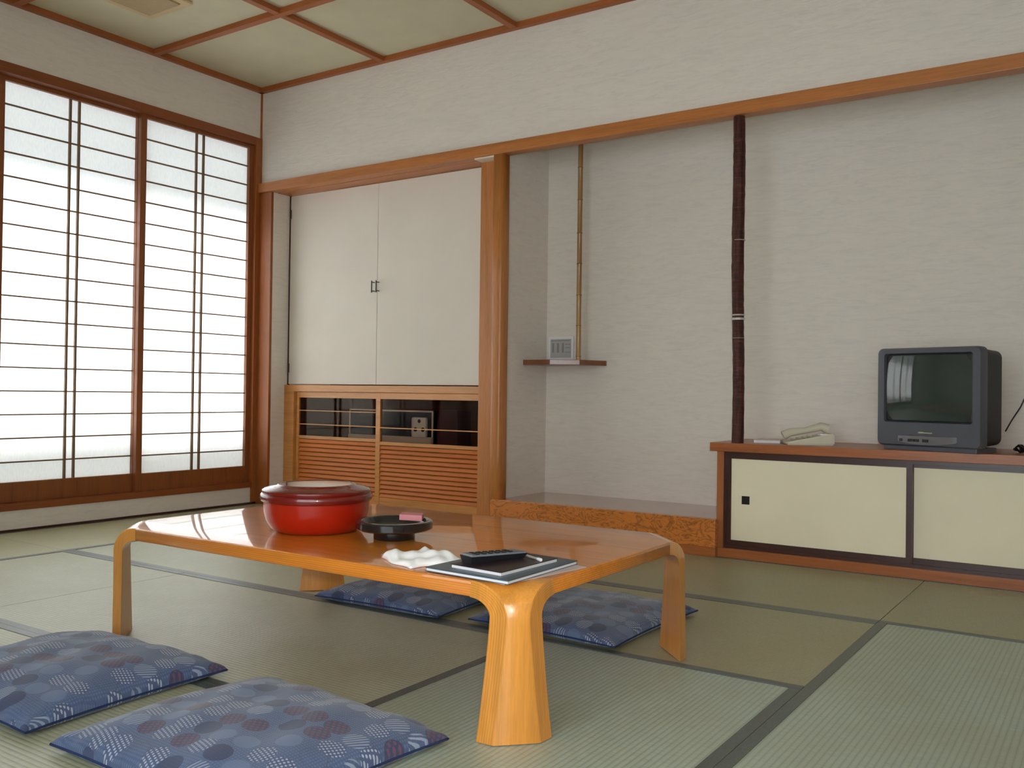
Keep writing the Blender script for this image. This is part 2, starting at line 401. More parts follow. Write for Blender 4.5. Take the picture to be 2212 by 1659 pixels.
# four sliding paper screens
def shoji(n, y0, y1, xf):
    root = bpy.data.objects.new('window_%d' % n, None); C.objects.link(root); root.location = (xf, (y0+y1)/2, 0.147); root['kind'] = 'structure'
    a, b = xf-0.028, xf; z0, z1 = 0.147, 2.368; sw = 0.038
    bm = B(); bx(bm, a, b, y0, y0+sw, z0, z1); bx(bm, a, b, y1-sw, y1, z0, z1); bx(bm, a+.001, b-.001, y0+sw, y1-sw, z0, 0.25); bx(bm, a+.001, b-.001, y0+sw, y1-sw, 2.345, z1)
    obj('window_frame', bm, 'shz', root)
    bm = B(); xa, xb = xf-0.022, xf-0.010
    for k in range(17):
        z = 0.355 + 0.1247*k
        if z < 2.34: bx(bm, xa, xb, y0+sw, y1-sw, z-0.0036, z+0.0036)
    yc = (y0+y1)/2 + 0.004
    for y in (yc-0.026, yc+0.026): bx(bm, xa-.001, xb+.001, y-0.0052, y+0.0052, 0.25, 2.345)
    obj('window_lattice', bm, 'latt', root)
    bm = B(); bx(bm, xf-0.0235, xf-0.0229, y0+sw*0.8, y1-sw*0.8, 0.245, 2.352)
    obj('window_paper', bm, 'paper', root)
shoji(1, -0.884, -0.048, -0.012)
shoji(2, -1.690, -0.846, -0.046)
shoji(3, -2.500, -1.692, -0.046)
shoji(4, -3.280, -2.462, -0.012)
# what stands outside: balcony parapet and eave that shade the paper
sbox('exterior_parapet', 'conc', -1.25, -1.13, -9.0, 3.0, -0.6, 1.20)
sbox('exterior_eave', 'conc', -1.45, -0.12, -9.0, 3.0, 2.78, 2.9)

# ceiling vent
t = thing('ceiling_vent', 'square cream ceiling vent cover in the panel beside the window', 'vent', (0.605, -1.31, 2.75))
bm = B(); bx(bm, 0.43, 0.78, -1.485, -1.13, 2.735, 2.7499, bev=0.006); obj('vent_frame', bm, 'ventf', t)
bm = B(); bx(bm, 0.475, 0.735, -1.44, -1.175, 2.728, 2.7365, bev=0.003); obj('vent_panel', bm, 'venti', t)

# ------------------------------------------------------------------ tatami mats
def mat_(x0, x1, y0, y1, ax, v, label):
    e = 0.0012; bm = B(); bx(bm, x0+e, x1-e, y0+e, y1-e, -0.045, 0.0, bev=0.002)
    o = obj('tatami_mat', bm, TAT[(ax, v)]); origin(o, ((x0+x1)/2, (y0+y1)/2, 0))
    tag(o, label, 'tatami mat', 'tatami mats on the floor')
    hw = 0.030
    for s in (0, 1):
        bm = B()
        if ax == 'x':
            y = y0+e*0.6 if s == 0 else y1-hw-e*0.6; bx(bm, x0+e, x1-e, y, y+hw, -0.004, 0.0016)
        else:
            x = x0+e*0.6 if s == 0 else x1-hw-e*0.6; bx(bm, x, x+hw, y0+e, y1-e, -0.004, 0.0016)
        h = obj('cloth_border', bm, 'heri', o)
    return o
xa, xb, xc, xd, xe = 0.757, 2.43, 4.106, 4.956, 5.80
y1_, y2_, y3_, y4_, y5_ = -0.875, -1.738, -2.591, -3.44, -4.29
mat_(xa, xb, y1_, -0.002, 'x', 0, 'olive tatami mat in front of the louvred closet cabinet')
mat_(xb, xc, y1_, -0.002, 'x', 0, 'olive tatami mat running along the alcove step and sideboard base')
mat_(xc, xe, y1_, -0.002, 'x', 0, 'olive tatami mat along the sideboard below the television, at the right')
mat_(xa, xb, y2_, y1_, 'x', 1, 'pale tatami mat seen under the left end of the low table')
mat_(xb, xc, y2_, y1_, 'x', 0, 'olive tatami mat under the cushion beside the right table leg')
mat_(0.004, xa, y2_, -0.002, 'y', 1, 'straw tatami mat along the window wall nearest the corner post')
mat_(0.004, xa, y4_, y2_, 'y', 1, 'straw tatami mat along the window wall behind the left table leg')
mat_(0.004, xa, YF, y4_, 'y', 1, 'straw tatami mat along the window wall beyond the left edge of view')
mat_(xa, 1.605, y3_, y2_, 'x', 1, 'pale half-size tatami mat left of the left table leg')
mat_(1.605, 3.28, y3_, y2_, 'x', 1, 'large pale tatami mat directly under the low table')
mat_(xa, 1.605, y4_, y3_, 'x', 1, 'pale half-size tatami mat at the left edge beside the left cushion')
mat_(1.605, 3.28, y4_, y3_, 'x', 1, 'tatami mat beneath the two front floor cushions')
mat_(3.28, xc, y4_, y2_, 'y', 0, 'grey-green tatami mat under the nearest table leg')
mat_(xc, xd, y3_, y1_, 'y', 0, 'grey-green tatami mat at the lower right beyond the double dark border')
mat_(xd, xe, y3_, y1_, 'y', 0, 'tatami mat against the right wall')
mat_(xc, xe, y4_, y3_, 'x', 0, 'tatami mat under the photographer at the right')
for i, (a, b) in enumerate(((xa, xb), (xb, xc), (xc, xe))):
    mat_(a, b, y5_, y4_, 'x', 0, 'tatami mat behind the camera, %s of its row' % ('left', 'middle', 'right')[i])
    mat_(a, b, YF, y5_, 'x', 0, 'tatami mat against the wall behind the camera, %s of its row' % ('left', 'middle', 'right')[i])

# ------------------------------------------------------------------ closet
t = thing('closet', 'tall cream double-door closet built in left of the alcove', 'closet', (0.94, 0.16, 0.787))
box('side_strip', 'dkf', t, 0.1185, 0.130, 0.150, 0.160, 0.787, 2.053)
def cdoor(x0, x1, hx, lab, hinge_x):
    d = box('door', 'door', t, x0, x1, 0.150, 0.167, 0.793, 2.049, bev=0.002)
    bm = B()
    zc = 1.402
    tube(bm, [(hx, 0.122, zc-0.037), (hx, 0.122, zc+0.037)], 0.0034, 8)
    for z in (zc-0.026, zc+0.028): tube(bm, [(hx, 0.122, z), (hx, 0.150, z)], 0.0028, 8)
    obj('handle', bm, 'blk', d)
    for z in (0.90, 1.93):
        bm = B(); tube(bm, [(hinge_x, 0.147, z-0.03), (hinge_x, 0.147, z+0.03)], 0.006, 8); obj('hinge', bm, 'dkf', d)
    return d
cdoor(0.131, 0.913, 0.893, 'left', 0.133)
cdoor(0.917, 1.764, 0.930, 'right', 1.757)

# ------------------------------------------------------------------ louvred cabinet under the closet
t = thing('louvered_cabinet', 'honey-coloured low cabinet with glazed louvred sliding doors under the closet', 'cabinet', (0.94, 0.14, 0.0))
bm = B(); bx(bm, 0.1185, 1.768, 0.125, 0.165, 0.744, 0.787, bev=0.002); bx(bm, 0.1185, 0.210, 0.125, 0.165, 0.0, 0.744, bev=0.002); bx(bm, 0.210, 1.768, 0.128, 0.165, 0.0, 0.046)
obj('cabinet_frame', bm, 'honeyx', t)
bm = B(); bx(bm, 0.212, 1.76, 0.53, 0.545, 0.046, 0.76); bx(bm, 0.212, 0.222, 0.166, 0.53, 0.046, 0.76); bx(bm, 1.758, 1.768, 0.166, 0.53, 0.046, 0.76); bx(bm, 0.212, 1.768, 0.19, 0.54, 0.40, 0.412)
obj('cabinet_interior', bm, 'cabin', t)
def louver_door(x0, x1, y0, y1, stl, str_, zr, bars, z0=0.046):
    bm = B(); bx(bm, x0, x0+stl, y0, y1, z0, 0.742, bev=0.0015); bx(bm, x1-str_, x1, y0, y1, z0, 0.742, bev=0.0015)
    bx(bm, x0+stl, x1-str_, y0+.001, y1, 0.705, 0.742); bx(bm, x0+stl, x1-str_, y0+.001, y1, zr-0.02, zr); bx(bm, x0+stl, x1-str_, y0+.001, y1, z0, 0.098)
    d = obj('sliding_door', bm, 'honeyx', t)
    n = 12; zt, zb = zr-0.02, 0.098; p = (zt-zb)/n
    bm = B()
    for k in range(n):
        z = zb + p*(k+0.5)
        vs_ = [bm.verts.new(q) for q in ((x0+stl, y0+0.001, z-p*0.30), (x0+stl, y0+0.003, z-p*0.50), (x0+stl, y1-0.003, z+p*0.22), (x0+stl, y1-0.006, z+p*0.36),
                                         (x1-str_, y0+0.001, z-p*0.30), (x1-str_, y0+0.003, z-p*0.50), (x1-str_, y1-0.003, z+p*0.22), (x1-str_, y1-0.006, z+p*0.36))]
        for f in ((0, 1, 2, 3), (7, 6, 5, 4), (0, 4, 5, 1), (1, 5, 6, 2), (2, 6, 7, 3), (3, 7, 4, 0)): bm.faces.new([vs_[i] for i in f])
    obj('louver_panel', bm, 'louv', d)
    box('louver_gap_shade', 'cabin', d, x0+stl, x1-str_, y1-0.002, y1-0.0005, zb, zt)  # dark sheet behind the slats stands for shade in the gaps
    box('glass_pane', 'glass', d, x0+stl, x1-str_, (y0+y1)/2, (y0+y1)/2+0.003, zr, 0.705)
    bm = B()
    for z in bars: bx(bm, x0+stl, x1-str_, y0+0.001, y0+0.008, z-0.003, z+0.003)
    obj('glazing_bar', bm, 'honeyx', d)
louver_door(0.935, 1.766, 0.130, 0.146, 0.036, 0.03, 0.442, (0.528,))
louver_door(0.212, 0.960, 0.148, 0.163, 0.026, 0.03, 0.455, (0.620, 0.530))
# things kept behind the glass
t = thing('stereo_unit', 'long dark unit with a pale rim behind the cabinet glass', 'audio unit', (0.84, 0.43, 0.412))
box('unit_body', 'navy', t, 0.49, 1.20, 0.37, 0.50, 0.412, 0.632, bev=0.003)
bm = B(); bx(bm, 0.49, 1.20, 0.362, 0.370, 0.624, 0.634); bx(bm, 0.488, 0.498, 0.362, 0.370, 0.46, 0.624); bx(bm, 1.192, 1.202, 0.362, 0.370, 0.43, 0.624)
obj('pale_rim', bm, 'silver', t)
bm = B(); bx(bm, 0.49, 1.20, 0.350, 0.370, 0.412, 0.468, bev=0.004); obj('pink_lower_edge', bm, 'pinkp', t)
tt = thing('ornament_plate', 'small white patterned plate standing upright behind the cabinet glass', 'plate', (1.11, 0.345, 0.49))
bm = B(); bx(bm, 1.050, 1.165, 0.342, 0.349, 0.468, 0.592, bev=0.012); obj('plate_face', bm, 'page', tt)
for (x, z, r) in ((1.108, 0.568, 0.012), (1.078, 0.515, 0.014), (1.138, 0.515, 0.014)):
    bm = B(); ring = [bm.verts.new((x+r*math.cos(2*PI*k/14), 0.3405, z+r*math.sin(2*PI*k/14))) for k in range(14)]; ring2 = [bm.verts.new((v.co.x, 0.3425, v.co.z)) for v in ring]
    bm.faces.new(ring); [bm.faces.new((ring[k], ring[(k+1) % 14], ring2[(k+1) % 14], ring2[k])) for k in range(14)]
    obj('dark_spot', bm, 'navy', tt)
bm = B(); bx(bm, 1.235, 1.395, 0.36, 0.50, 0.412, 0.64, bev=0.004); o = obj('maroon_box', bm, 'maroon'); origin(o, (1.315, 0.43, 0.412))
tag(o, 'dark maroon upright box behind the right cabinet glass', 'box')

# ------------------------------------------------------------------ alcove step, floor
bm = B(); bx(bm, 1.93, 3.21, -0.045, -0.005, 0.045, 0.176, bev=0.003); struct('trim_alcove_step', bm, 'burl')
bm = B(); bx(bm, 1.76, 3.21, -0.040, 0.05, 0.0, 0.045, bev=0.002); struct('trim_alcove_base', bm, 'cntx')
bm = B(); bx(bm, 1.96, 3.199, -0.005, D, 0.02, 0.175); struct('floor_alcove', bm, 'tfloor')

# corner shelf, card, bamboo pole
zs0, zs1 = 0.912, 0.940
bm = B(); prism(bm, [(1.9635, D-0.0005), (1.9635, 0.215), (2.15, 0.200), (2.292, 0.285), (2.362, 0.455), (2.362, D-0.0005)], zs0, zs1, 0.002)
o = obj('corner_shelf', bm, wood('shelf_wood', (122, 72, 44), 'x', 0.7, 0.3, 0.3, 0.15)); origin(o, (2.1, 0.35, zs0)); tag(o, 'small dark wooden shelf fixed in the alcove corner', 'shelf')
t = thing('bamboo_pole', 'thin tan bamboo pole standing on the alcove corner shelf', 'pole', (2.266, 0.312, zs1))
bm = B(); prof = []
nodes = [0.02, 0.19, 0.36, 0.535, 0.705, 0.89, 1.07]
H = 2.42-zs1
k = 0; prof = [(0.0145, 0)]
for z in nodes: prof += [(0.0135, z-0.006), (0.0155, z), (0.0135, z+0.006)]
prof += [(0.0135, H)]
lathe(bm, prof, 2.266, 0.312, 16, zs1); obj('bamboo_stem', bm, 'bamb', t, smooth=60)
for z in nodes:
    bm = B(); lathe(bm, [(0.0140, z-0.0025), (0.0162, z), (0.0140, z+0.0025)], 2.266, 0.312, 16, zs1); obj('bamboo_node', bm, 'node', t)
t = thing('notice_card', 'small white framed card leaning upright on the alcove shelf', 'card', (2.06, 0.45, zs1))
box('card_frame', 'page', t, 1.985, 2.152, 0.452, 0.462, zs1, 1.083, bev=0.002)
bm = B(); bx(bm, 2.000, 2.138, 0.4505, 0.4525, zs1+0.02, 1.068); obj('card_sheet', bm, plain('card_print', (176, 174, 172), 0.5, var=0.02), t)
bm = B(); bx(bm, 2.004, 2.130, 0.4492, 0.4508, 1.056, 1.061)
for x in (2.012, 2.045, 2.078): bx(bm, x, x+0.012, 0.4492, 0.4508, 0.99, 1.045)
for z in (1.035, 1.015, 0.99): bx(bm, 2.098, 2.132, 0.4492, 0.4508, z, z+0.004)
obj('card_lines', bm, plain('card_ink', (140, 138, 136), 0.6, var=0.02), t)

# ------------------------------------------------------------------ sideboard
t = thing('sideboard', 'long low built-in sideboard with cream sliding doors under the television', 'sideboard', (4.5, 0.2, 0))
ZT = 0.533
box('counter_top', 'cntx', t, 3.172, XR-0.002, -0.024, D-0.001, 0.493, ZT, bev=0.002)
bm = B(); bx(bm, 3.20, 3.232, 0.0, D-0.001, 0.044, 0.493); obj('side_panel', bm, 'cntz', t)
bm = B(); bx(bm, 3.20, XR-0.002, -0.012, 0.40, 0.0, 0.044, bev=0.002); obj('plinth', bm, 'cntx', t)
bm = B(); bx(bm, 3.232, XR-0.002, 0.004, 0.06, 0.460+0.016, 0.493); bx(bm, 3.232, XR-0.002, 0.004, 0.06, 0.044, 0.058); bx(bm, 3.232, 3.244, 0.004, 0.06, 0.058, 0.476)
obj('dark_frame', bm, 'dkf', t)
def fus(x0, x1, y0, hx):
    sw, z0, z1 = 0.024, 0.058, 0.478
    bm = B(); bx(bm, x0, x0+sw, y0, y0+0.018, z0, z1); bx(bm, x1-sw, x1, y0, y0+0.018, z0, z1); bx(bm, x0+sw, x1-sw, y0, y0+0.018, z1-0.018, z1); bx(bm, x0+sw, x1-sw, y0, y0+0.018, z0, z0+0.024)
    d = obj('sliding_door', bm, 'dkf', t)
    box('door_panel', 'fus', d, x0+sw, x1-sw, y0+0.004, y0+0.014, z0+0.024, z1-0.018)
    if hx is not None:
        bm = B(); bx(bm, hx-0.0185, hx+0.0185, y0+0.0015, y0+0.006, 0.251, 0.289, bev=0.001); bx(bm, hx-0.012, hx+0.012, y0+0.0005, y0+0.002, 0.258, 0.282)
        obj('finger_pull', bm, 'blk', d)
    return d
fus(3.242, 4.052, 0.008, 3.335)
fus(4.030, 4.86, 0.030, 4.76)
fus(4.84, 5.76, 0.008, None)

# dark column
t = thing('bark_column', 'slender dark bark-covered column standing on the sideboard up to the beam', 'column', (3.288, 0.02, ZT))
bm = B(); n = 16; rings = []
rnd = random.Random(3)
for k in range(61):
    f = k/60; z = ZT + f*(2.075-ZT); cx = 3.294 - 0.010*f + 0.003*math.sin(f*9); r = 0.0275 - 0.001*math.sin(f*7)
    rings.append([bm.verts.new((cx + r*(1+0.05*rnd.uniform(-1, 1))*math.cos(2*PI*i/n), 0.012 + r*(1+0.05*rnd.uniform(-1, 1))*math.sin(2*PI*i/n), z)) for i in range(n)])
for a, b in zip(rings, rings[1:]):
    for i in range(n): bm.faces.new((a[i], a[(i+1) % n], b[(i+1) % n], b[i]))
bm.faces.new(rings[0][::-1]); bm.faces.new(rings[-1])
obj('column_shaft', bm, 'bark', t, smooth=60)
for z, h in ((1.105, 0.010), (1.125, 0.006), (1.475, 0.003), (1.02, 0.002)):
    bm = B(); lathe(bm, [(0.0300, 0), (0.0306, h/2), (0.0300, h)], 3.290, 0.012, 20, z); obj('pale_ring', bm, 'silver', t)

# ------------------------------------------------------------------ telephone
t = thing('telephone', 'beige desk telephone on the sideboard left of the television', 'telephone', (3.575, 0.15, ZT), -1.12)
def lob(name, bm, mat, par, **k): return obj(name, bm, mat, par, world=False, **k)
bm = B()
vsb = [(-0.085, -0.105, 0.012), (0.085, -0.105, 0.012), (0.085, 0.105, 0.055), (-0.085, 0.105, 0.055)]
a = [bm.verts.new((x, y, 0.0)) for x, y, z in vsb]; b = [bm.verts.new(v) for v in vsb]
fs = [bm.faces.new(a[::-1]), bm.faces.new(b)] + [bm.faces.new((a[i], a[(i+1) % 4], b[(i+1) % 4], b[i])) for i in range(4)]
bmesh.ops.bevel(bm, geom=list({e for f in fs for e in f.edges}), offset=0.006, segments=2, affect='EDGES')
base = lob('phone_base', bm, 'phone', t)
bm = B()
pts = [(-0.055, -0.10, 0.035), (-0.055, -0.07, 0.052), (-0.055, 0.0, 0.062), (-0.055, 0.07, 0.082), (-0.055, 0.10, 0.070)]
tube(bm, pts, [0.022, 0.019, 0.015, 0.019, 0.024], 10); lob('handset', bm, 'phone', t, smooth=60)
bm = B()
for i in range(3):
    for j in range(4): x, y = 0.005+i*0.022, -0.07+j*0.024; bx(bm, x-0.007, x+0.007, y-0.007, y+0.007, 0.02+(y+0.105)*0.205-0.004, 0.02+(y+0.105)*0.205, bev=0.001)
kp = lob('keypad', bm, 'phoned', t)
bm = B(); bx(bm, 0.0, 0.07, 0.045, 0.085, 0.045, 0.0515); lob('label_window', bm, 'page', t)
t = thing('booklet', 'thin pale booklet lying left of the telephone on the sideboard', 'booklet', (3.385, 0.20, ZT), 0.15)
bm = B(); bx(bm, -0.06, 0.06, -0.09, 0.09, 0, 0.012, bev=0.002); lob('booklet_pages', bm, 'page', t)
bm = B(); bx(bm, -0.061, 0.061, -0.091, 0.091, 0.012, 0.0145); lob('booklet_cover', bm, 'pinkp', t)

# ------------------------------------------------------------------ television
TW, TH, zb0 = 0.440, 0.412, 0.018
t = thing('television', 'boxy grey tube television standing on the sideboard', 'television', (4.114, -0.002, ZT), -0.295)
bm = B()
# front bezel ring (local: x across, -y towards the viewer)
def rrect(w_, h_, r, n=5):
    pts = []
    for cx, cz, a0 in ((w_/2-r, h_/2-r, 0), (-w_/2+r, h_/2-r, PI/2), (-w_/2+r, -h_/2+r, PI), (w_/2-r, -h_/2+r, 1.5*PI)):
        for k in range(n+1): pts.append((cx+r*math.cos(a0+PI/2*k/n), cz+r*math.sin(a0+PI/2*k/n)))
    return pts
def loft(bm, secs, cap0=True, cap1=True):
    rr = [[bm.verts.new(p) for p in s] for s in secs]; n = len(rr[0])
    for a, b in zip(rr, rr[1:]):
        for i in range(n): bm.faces.new((a[i], a[(i+1) % n], b[(i+1) % n], b[i]))
    if cap0: bm.faces.new(rr[0][::-1])
    if cap1: bm.faces.new(rr[-1])
zc = zb0 + TH/2
def sec(w_, h_, r, y, dx=0, dz=0): return [(x+dx, y, z+zc+dz) for x, z in rrect(w_, h_, r)]
scz = 0.038   # screen centre above the bezel centre
loft(bm, [sec(TW-0.016, TH-0.014, 0.022, 0.045), sec(TW, TH, 0.022, 0.035), sec(TW, TH, 0.022, -0.004), sec(TW-0.012, TH-0.012, 0.018, -0.016),
          sec(0.372, 0.290, 0.012, -0.018, 0, scz), sec(0.364, 0.282, 0.012, -0.002, 0, scz)], True, True)
bz = lob('bezel', bm, 'tvg', t, smooth=30)
bm = B(); loft(bm, [sec(0.364, 0.282, 0.010, -0.0035, 0, scz), sec(0.352, 0.270, 0.010, -0.0055, 0, scz)], False, True); lob('dark_surround', bm, 'tvb', t)
# convex screen
bm = B(); nx, nz = 18, 14; g = []
for j in range(nz+1):
    row = []
    for i in range(nx+1):
        u, v = i/nx*2-1, j/nz*2-1
        row.append(bm.verts.new((u*0.178, -0.001 - 0.026*(1-0.64*u*u-0.36*v*v), zc+scz+v*0.136)))
    g.append(row)
for j in range(nz):
    for i in range(nx): bm.faces.new((g[j][i], g[j][i+1], g[j+1][i+1], g[j+1][i]))
lob('screen', bm, 'scr', t, smooth=80)
bm = B(); loft(bm, [sec(TW-0.02, TH-0.016, 0.02, 0.045), sec(TW-0.03, TH-0.022, 0.03, 0.20), sec(0.33, 0.27, 0.04, 0.225, 0, 0.0), sec(0.31, 0.25, 0.05, 0.30, 0, 0.0), sec(0.20, 0.17, 0.04, 0.345, 0, -0.01)])
lob('rear_housing', bm, 'tvb', t, smooth=30)
bm = B(); bx(bm, -0.195, 0.195, 0.0, 0.18, 0.0, 0.02, bev=0.003); lob('pedestal', bm, 'tvg', t)
# control strip bulging below the screen
bm = B(); pts = []
for k in range(13):
    u = k/12*2-1; pts.append((u*0.13, -0.017 - 0.010*math.sqrt(max(0, 1-u*u))))
zz0, zz1 = 0.026, 0.062
lo = [bm.verts.new((x*0.94, y, zz0 + 0.012*(x/0.13)**2)) for x, y in pts]; hi = [bm.verts.new((x, y+0.002, zz1)) for x, y in pts]
bl = [bm.verts.new((x*0.94, -0.010, zz0 + 0.012*(x/0.13)**2)) for x, y in pts]; bh = [bm.verts.new((x, -0.010, zz1+0.004)) for x, y in pts]
for i in range(12):
    bm.faces.new((lo[i], lo[i+1], hi[i+1], hi[i])); bm.faces.new((hi[i], hi[i+1], bh[i+1], bh[i])); bm.faces.new((bl[i+1], bl[i], lo[i], lo[i+1]))
cs = lob('control_strip', bm, 'tvc', t, smooth=60)
for x, wd in ((-0.106, 0.006), (-0.066, 0.008), (-0.048, 0.006), (-0.033, 0.006), (0.0, 0.012)):
    bm = B(); yy = -0.0175 - 0.010*math.sqrt(max(0, 1-(x/0.13)**2)); bx(bm, x-wd, x+wd, yy-0.003, yy+0.004, 0.038, 0.049, bev=0.001); lob('control_button', bm, 'tvb', cs)
bm = B(); ring = [(-0.022+0.014*math.cos(2*PI*k/16), 0.0765+0.0035*math.sin(2*PI*k/16)) for k in range(16)]
a = [bm.verts.new((x, -0.0195, z)) for x, z in ring]; b = [bm.verts.new((x, -0.016, z)) for x, z in ring]; bm.faces.new(a)
for k in range(16): bm.faces.new((a[k], a[(k+1) % 16], b[(k+1) % 16], b[k]))
bx(bm, -0.010, 0.024, -0.0192, -0.016, 0.0735, 0.0775); lob('badge', bm, 'logo', t)
# cables
bm = B(); tube(bm, [(4.362, 0.35, 0.615), (4.38, 0.40, 0.66), (4.41, 0.45, 0.72), (4.45, 0.455, 0.82), (4.50, 0.458, 0.95)], 0.003, 8)
o = obj('aerial_cable', bm, 'blk'); tag(o, 'thin dark cable running up the wall behind the television', 'cable')
bm = B(); rnd = random.Random(5); pts = []
for k in range(60):
    f = k/59; a = f*2*PI*4
    pts.append((4.455+0.045*math.cos(a)+f*0.03, 0.13+0.06*math.sin(a)+rnd.uniform(-.008, .008), ZT+0.006+0.004*(k % 5)+0.018*(0.5+0.5*math.sin(a*1.3))*min(1, f*2)))
for k in range(1, 20):
    f = k/19; pts.append((pts[59][0]+0.25*f, 0.2+0.2*f, ZT+0.006))
tube(bm, pts, 0.0042, 7); o = obj('power_cord', bm, 'blk', smooth=60); tag(o, 'coiled black power cord lying beside the television', 'cord')

# ------------------------------------------------------------------ low table
X0, X1, Y0, Y1, TZ, TH_ = 2.250, 3.737, -2.492, -1.600, 0.340, 0.036
t = thing('low_table', 'glossy honey-coloured bentwood low table in the middle of the mats', 'table', ((X0+X1)/2, (Y0+Y1)/2, 0))
S2 = math.sqrt(0.5)
dA = 0.095   # where the bend starts, measured in along the diagonal
cc = dA/S2   # along each edge
oct_ = [(X0+cc, Y0), (X1-cc, Y0), (X1, Y0+cc), (X1, Y1-cc), (X1-cc, Y1), (X0+cc, Y1), (X0, Y1-cc), (X0, Y0+cc)]
def ply_attr(o, fn):
    at = o.data.attributes.new('ply', 'FLOAT', 'POINT')
    for i, v in enumerate(o.data.vertices): at.data[i].value = fn(v.co)
bm = B(); prism(bm, oct_, TZ-TH_, TZ)
ed = [e for e in bm.edges if abs(e.verts[0].co.z-e.verts[1].co.z) < 1e-6 and not (abs(abs(e.verts[0].co.x-e.verts[1].co.x)-abs(e.verts[0].co.y-e.verts[1].co.y)) < 1e-6)]
bmesh.ops.bevel(bm, geom=ed, offset=0.005, segments=3, affect='EDGES', profile=0.5)
o = obj('tabletop', bm, 'tabx', t, smooth=50); ply_attr(o, lambda c: max(0, min(1, (TZ-c.z)/TH_)))
def leg(cx, cy, sx, sy):
    """curved corner leg; (sx,sy) points outwards along the diagonal"""
    dn = Vector((-sx*S2, -sy*S2, 0)); tg = Vector((sy*S2, -sx*S2, 0)); corner = Vector((cx, cy, 0))
    Ro = dA-0.020; th = TH_; Ri = Ro-th if Ro-th > 0.03 else 0.03
    st = []   # (outer d,z,hw) (inner d,z,hw)
    N = 14
    for k in range(N+1):
        a = PI/2*k/N
        od, oz = dA-Ro*math.sin(a), TZ-Ro*(1-math.cos(a))
        idd, iz = dA+0.004-(Ro-th+0.004)*math.sin(a), TZ-th-(Ro-th+0.004)*(1-math.cos(a))
        idd = dA - (dA-(0.020+0.032))*math.sin(a); iz = TZ-th-(Ri)*(1-math.cos(a))
        st.append((od, oz, idd, iz))
    zt = min(st[-1][1], 9)
    for k in range(1, 13):
        f = k/12
        st.append((0.020+0.006*f, st[N][1]*(1-f), 0.052+0.004*f, st[N][3]*(1-f)))
    bm = B(); rings = []; lay = bm.verts.layers.float.new('ply')
    nn = 0
    for i, (od, oz, idd, iz) in enumerate(st):
        fill = 0.0
        if i <= N: fl_ = 0.006*(i/N)
        else:
            f = (i-N)/12; fl_ = 0.006 + 0.022*f**1.3
        ho = od + fl_; hi_ = idd + fl_
        # concave fillet under the slab edges: wider just where the underside starts to bend
        c = 0.0035; q = []
        def P(d, h, z): return corner + dn*d + tg*h + Vector((0, 0, z))
        q = [P(od, -ho+c, oz), P(od, ho-c, oz), P(od+c*0.7, ho, oz-(0 if i > N else c*0.7*math.cos(PI/2*i/N))), P(idd, hi_, iz), P(idd, -hi_, iz), P(od+c*0.7, -ho, oz-(0 if i > N else c*0.7*math.cos(PI/2*i/N)))]
        rings.append([bm.verts.new(v) for v in q]); nn = len(q)
    for a, b in zip(rings, rings[1:]):
        for k in range(nn): bm.faces.new((a[k], a[(k+1) % nn], b[(k+1) % nn], b[k]))
    bm.faces.new(rings[0][::-1]); bm.faces.new(rings[-1])
    for rg in rings:
        for k, v in enumerate(rg): v[lay] = (0.0, 0.0, 0.05, 1.0, 1.0, 0.05)[k]
    for v in bm.verts: v.co.z = max(v.co.z, 0.0022)
    o = obj('leg', bm, 'tabz', t, smooth=40)
    return o
leg(X1, Y0, 1, -1); leg(X1, Y1, 1, 1); leg(X0, Y0, -1, -1); leg(X0, Y1, -1, 1)

# ------------------------------------------------------------------ floor cushions
def cushion(cx, cy, w_, h_, T, rz, label, seed, base=0.002):
    rnd = random.Random(seed); N = 44
    t = thing('floor_cushion', label, 'cushion', (cx, cy, 0), rz, 'blue patterned floor cushions around the table')
    ph = [rnd.uniform(0, 6) for _ in range(8)]
    bm = B()
    def P(u, v, side):
        px = u*(1-0.055*(1-v*v))*w_/2; py = v*(1-0.055*(1-u*u))*h_/2
        e = max(0.0, (1-abs(u)**2.6))*max(0.0, (1-abs(v)**2.6)); f = e**0.36
        edge = 0.014
        z = base + edge + (T-edge)*f if side else base + edge*(1-min(1, f*2.2))
        if side: z += f*(0.004*math.sin(7*u+ph[0])*math.sin(6*v+ph[1]) + 0.003*math.sin(13*u+5*v+ph[2]))
        k = 1-min(1, e*6)
        if side: z += 0.0028*k*math.sin(26*(u if abs(v) > abs(u) else v)+ph[3])*(1 if f > 0.02 else 0)
        return (px, py, max(base, z))
    for side in (1, 0):
        g = []
        for j in range(N+1):
            v = math.sin((j/N-0.5)*PI); g.append([])
            for i in range(N+1):
                u = math.sin((i/N-0.5)*PI); g[-1].append(bm.verts.new(P(u, v, side)))
        for j in range(N):
            for i in range(N):
                q = (g[j][i], g[j][i+1], g[j+1][i+1], g[j+1][i]); bm.faces.new(q if side else q[::-1])
    bmesh.ops.remove_doubles(bm, verts=bm.verts[:], dist=0.0006)
    me = obj('cover', bm, 'cush', t, smooth=180, world=False)
    bm = B(); pts = []
    for (a, b) in (((-1, -1), (1, -1)), ((1, -1), (1, 1)), ((1, 1), (-1, 1)), ((-1, 1), (-1, -1))):
        for k in range(14):
            f = k/14; u = a[0]+(b[0]-a[0])*f; v = a[1]+(b[1]-a[1])*f; p = P(u, v, 0); pts.append((p[0], p[1], base+0.0135))
    pts.append(pts[0]); tube(bm, pts, 0.0028, 6); obj('seam', bm, 'cseam', t, smooth=60, world=False)
    return t
cushion(2.545, -2.80, 0.60, 0.54, 0.080, 0.03, 'blue patterned floor cushion at the left edge, in front of the left table leg', 1)
cushion(3.278, -2.812, 0.615, 0.54, 0.078, -0.06, 'blue patterned floor cushion nearest the camera at the bottom of the photo', 2)
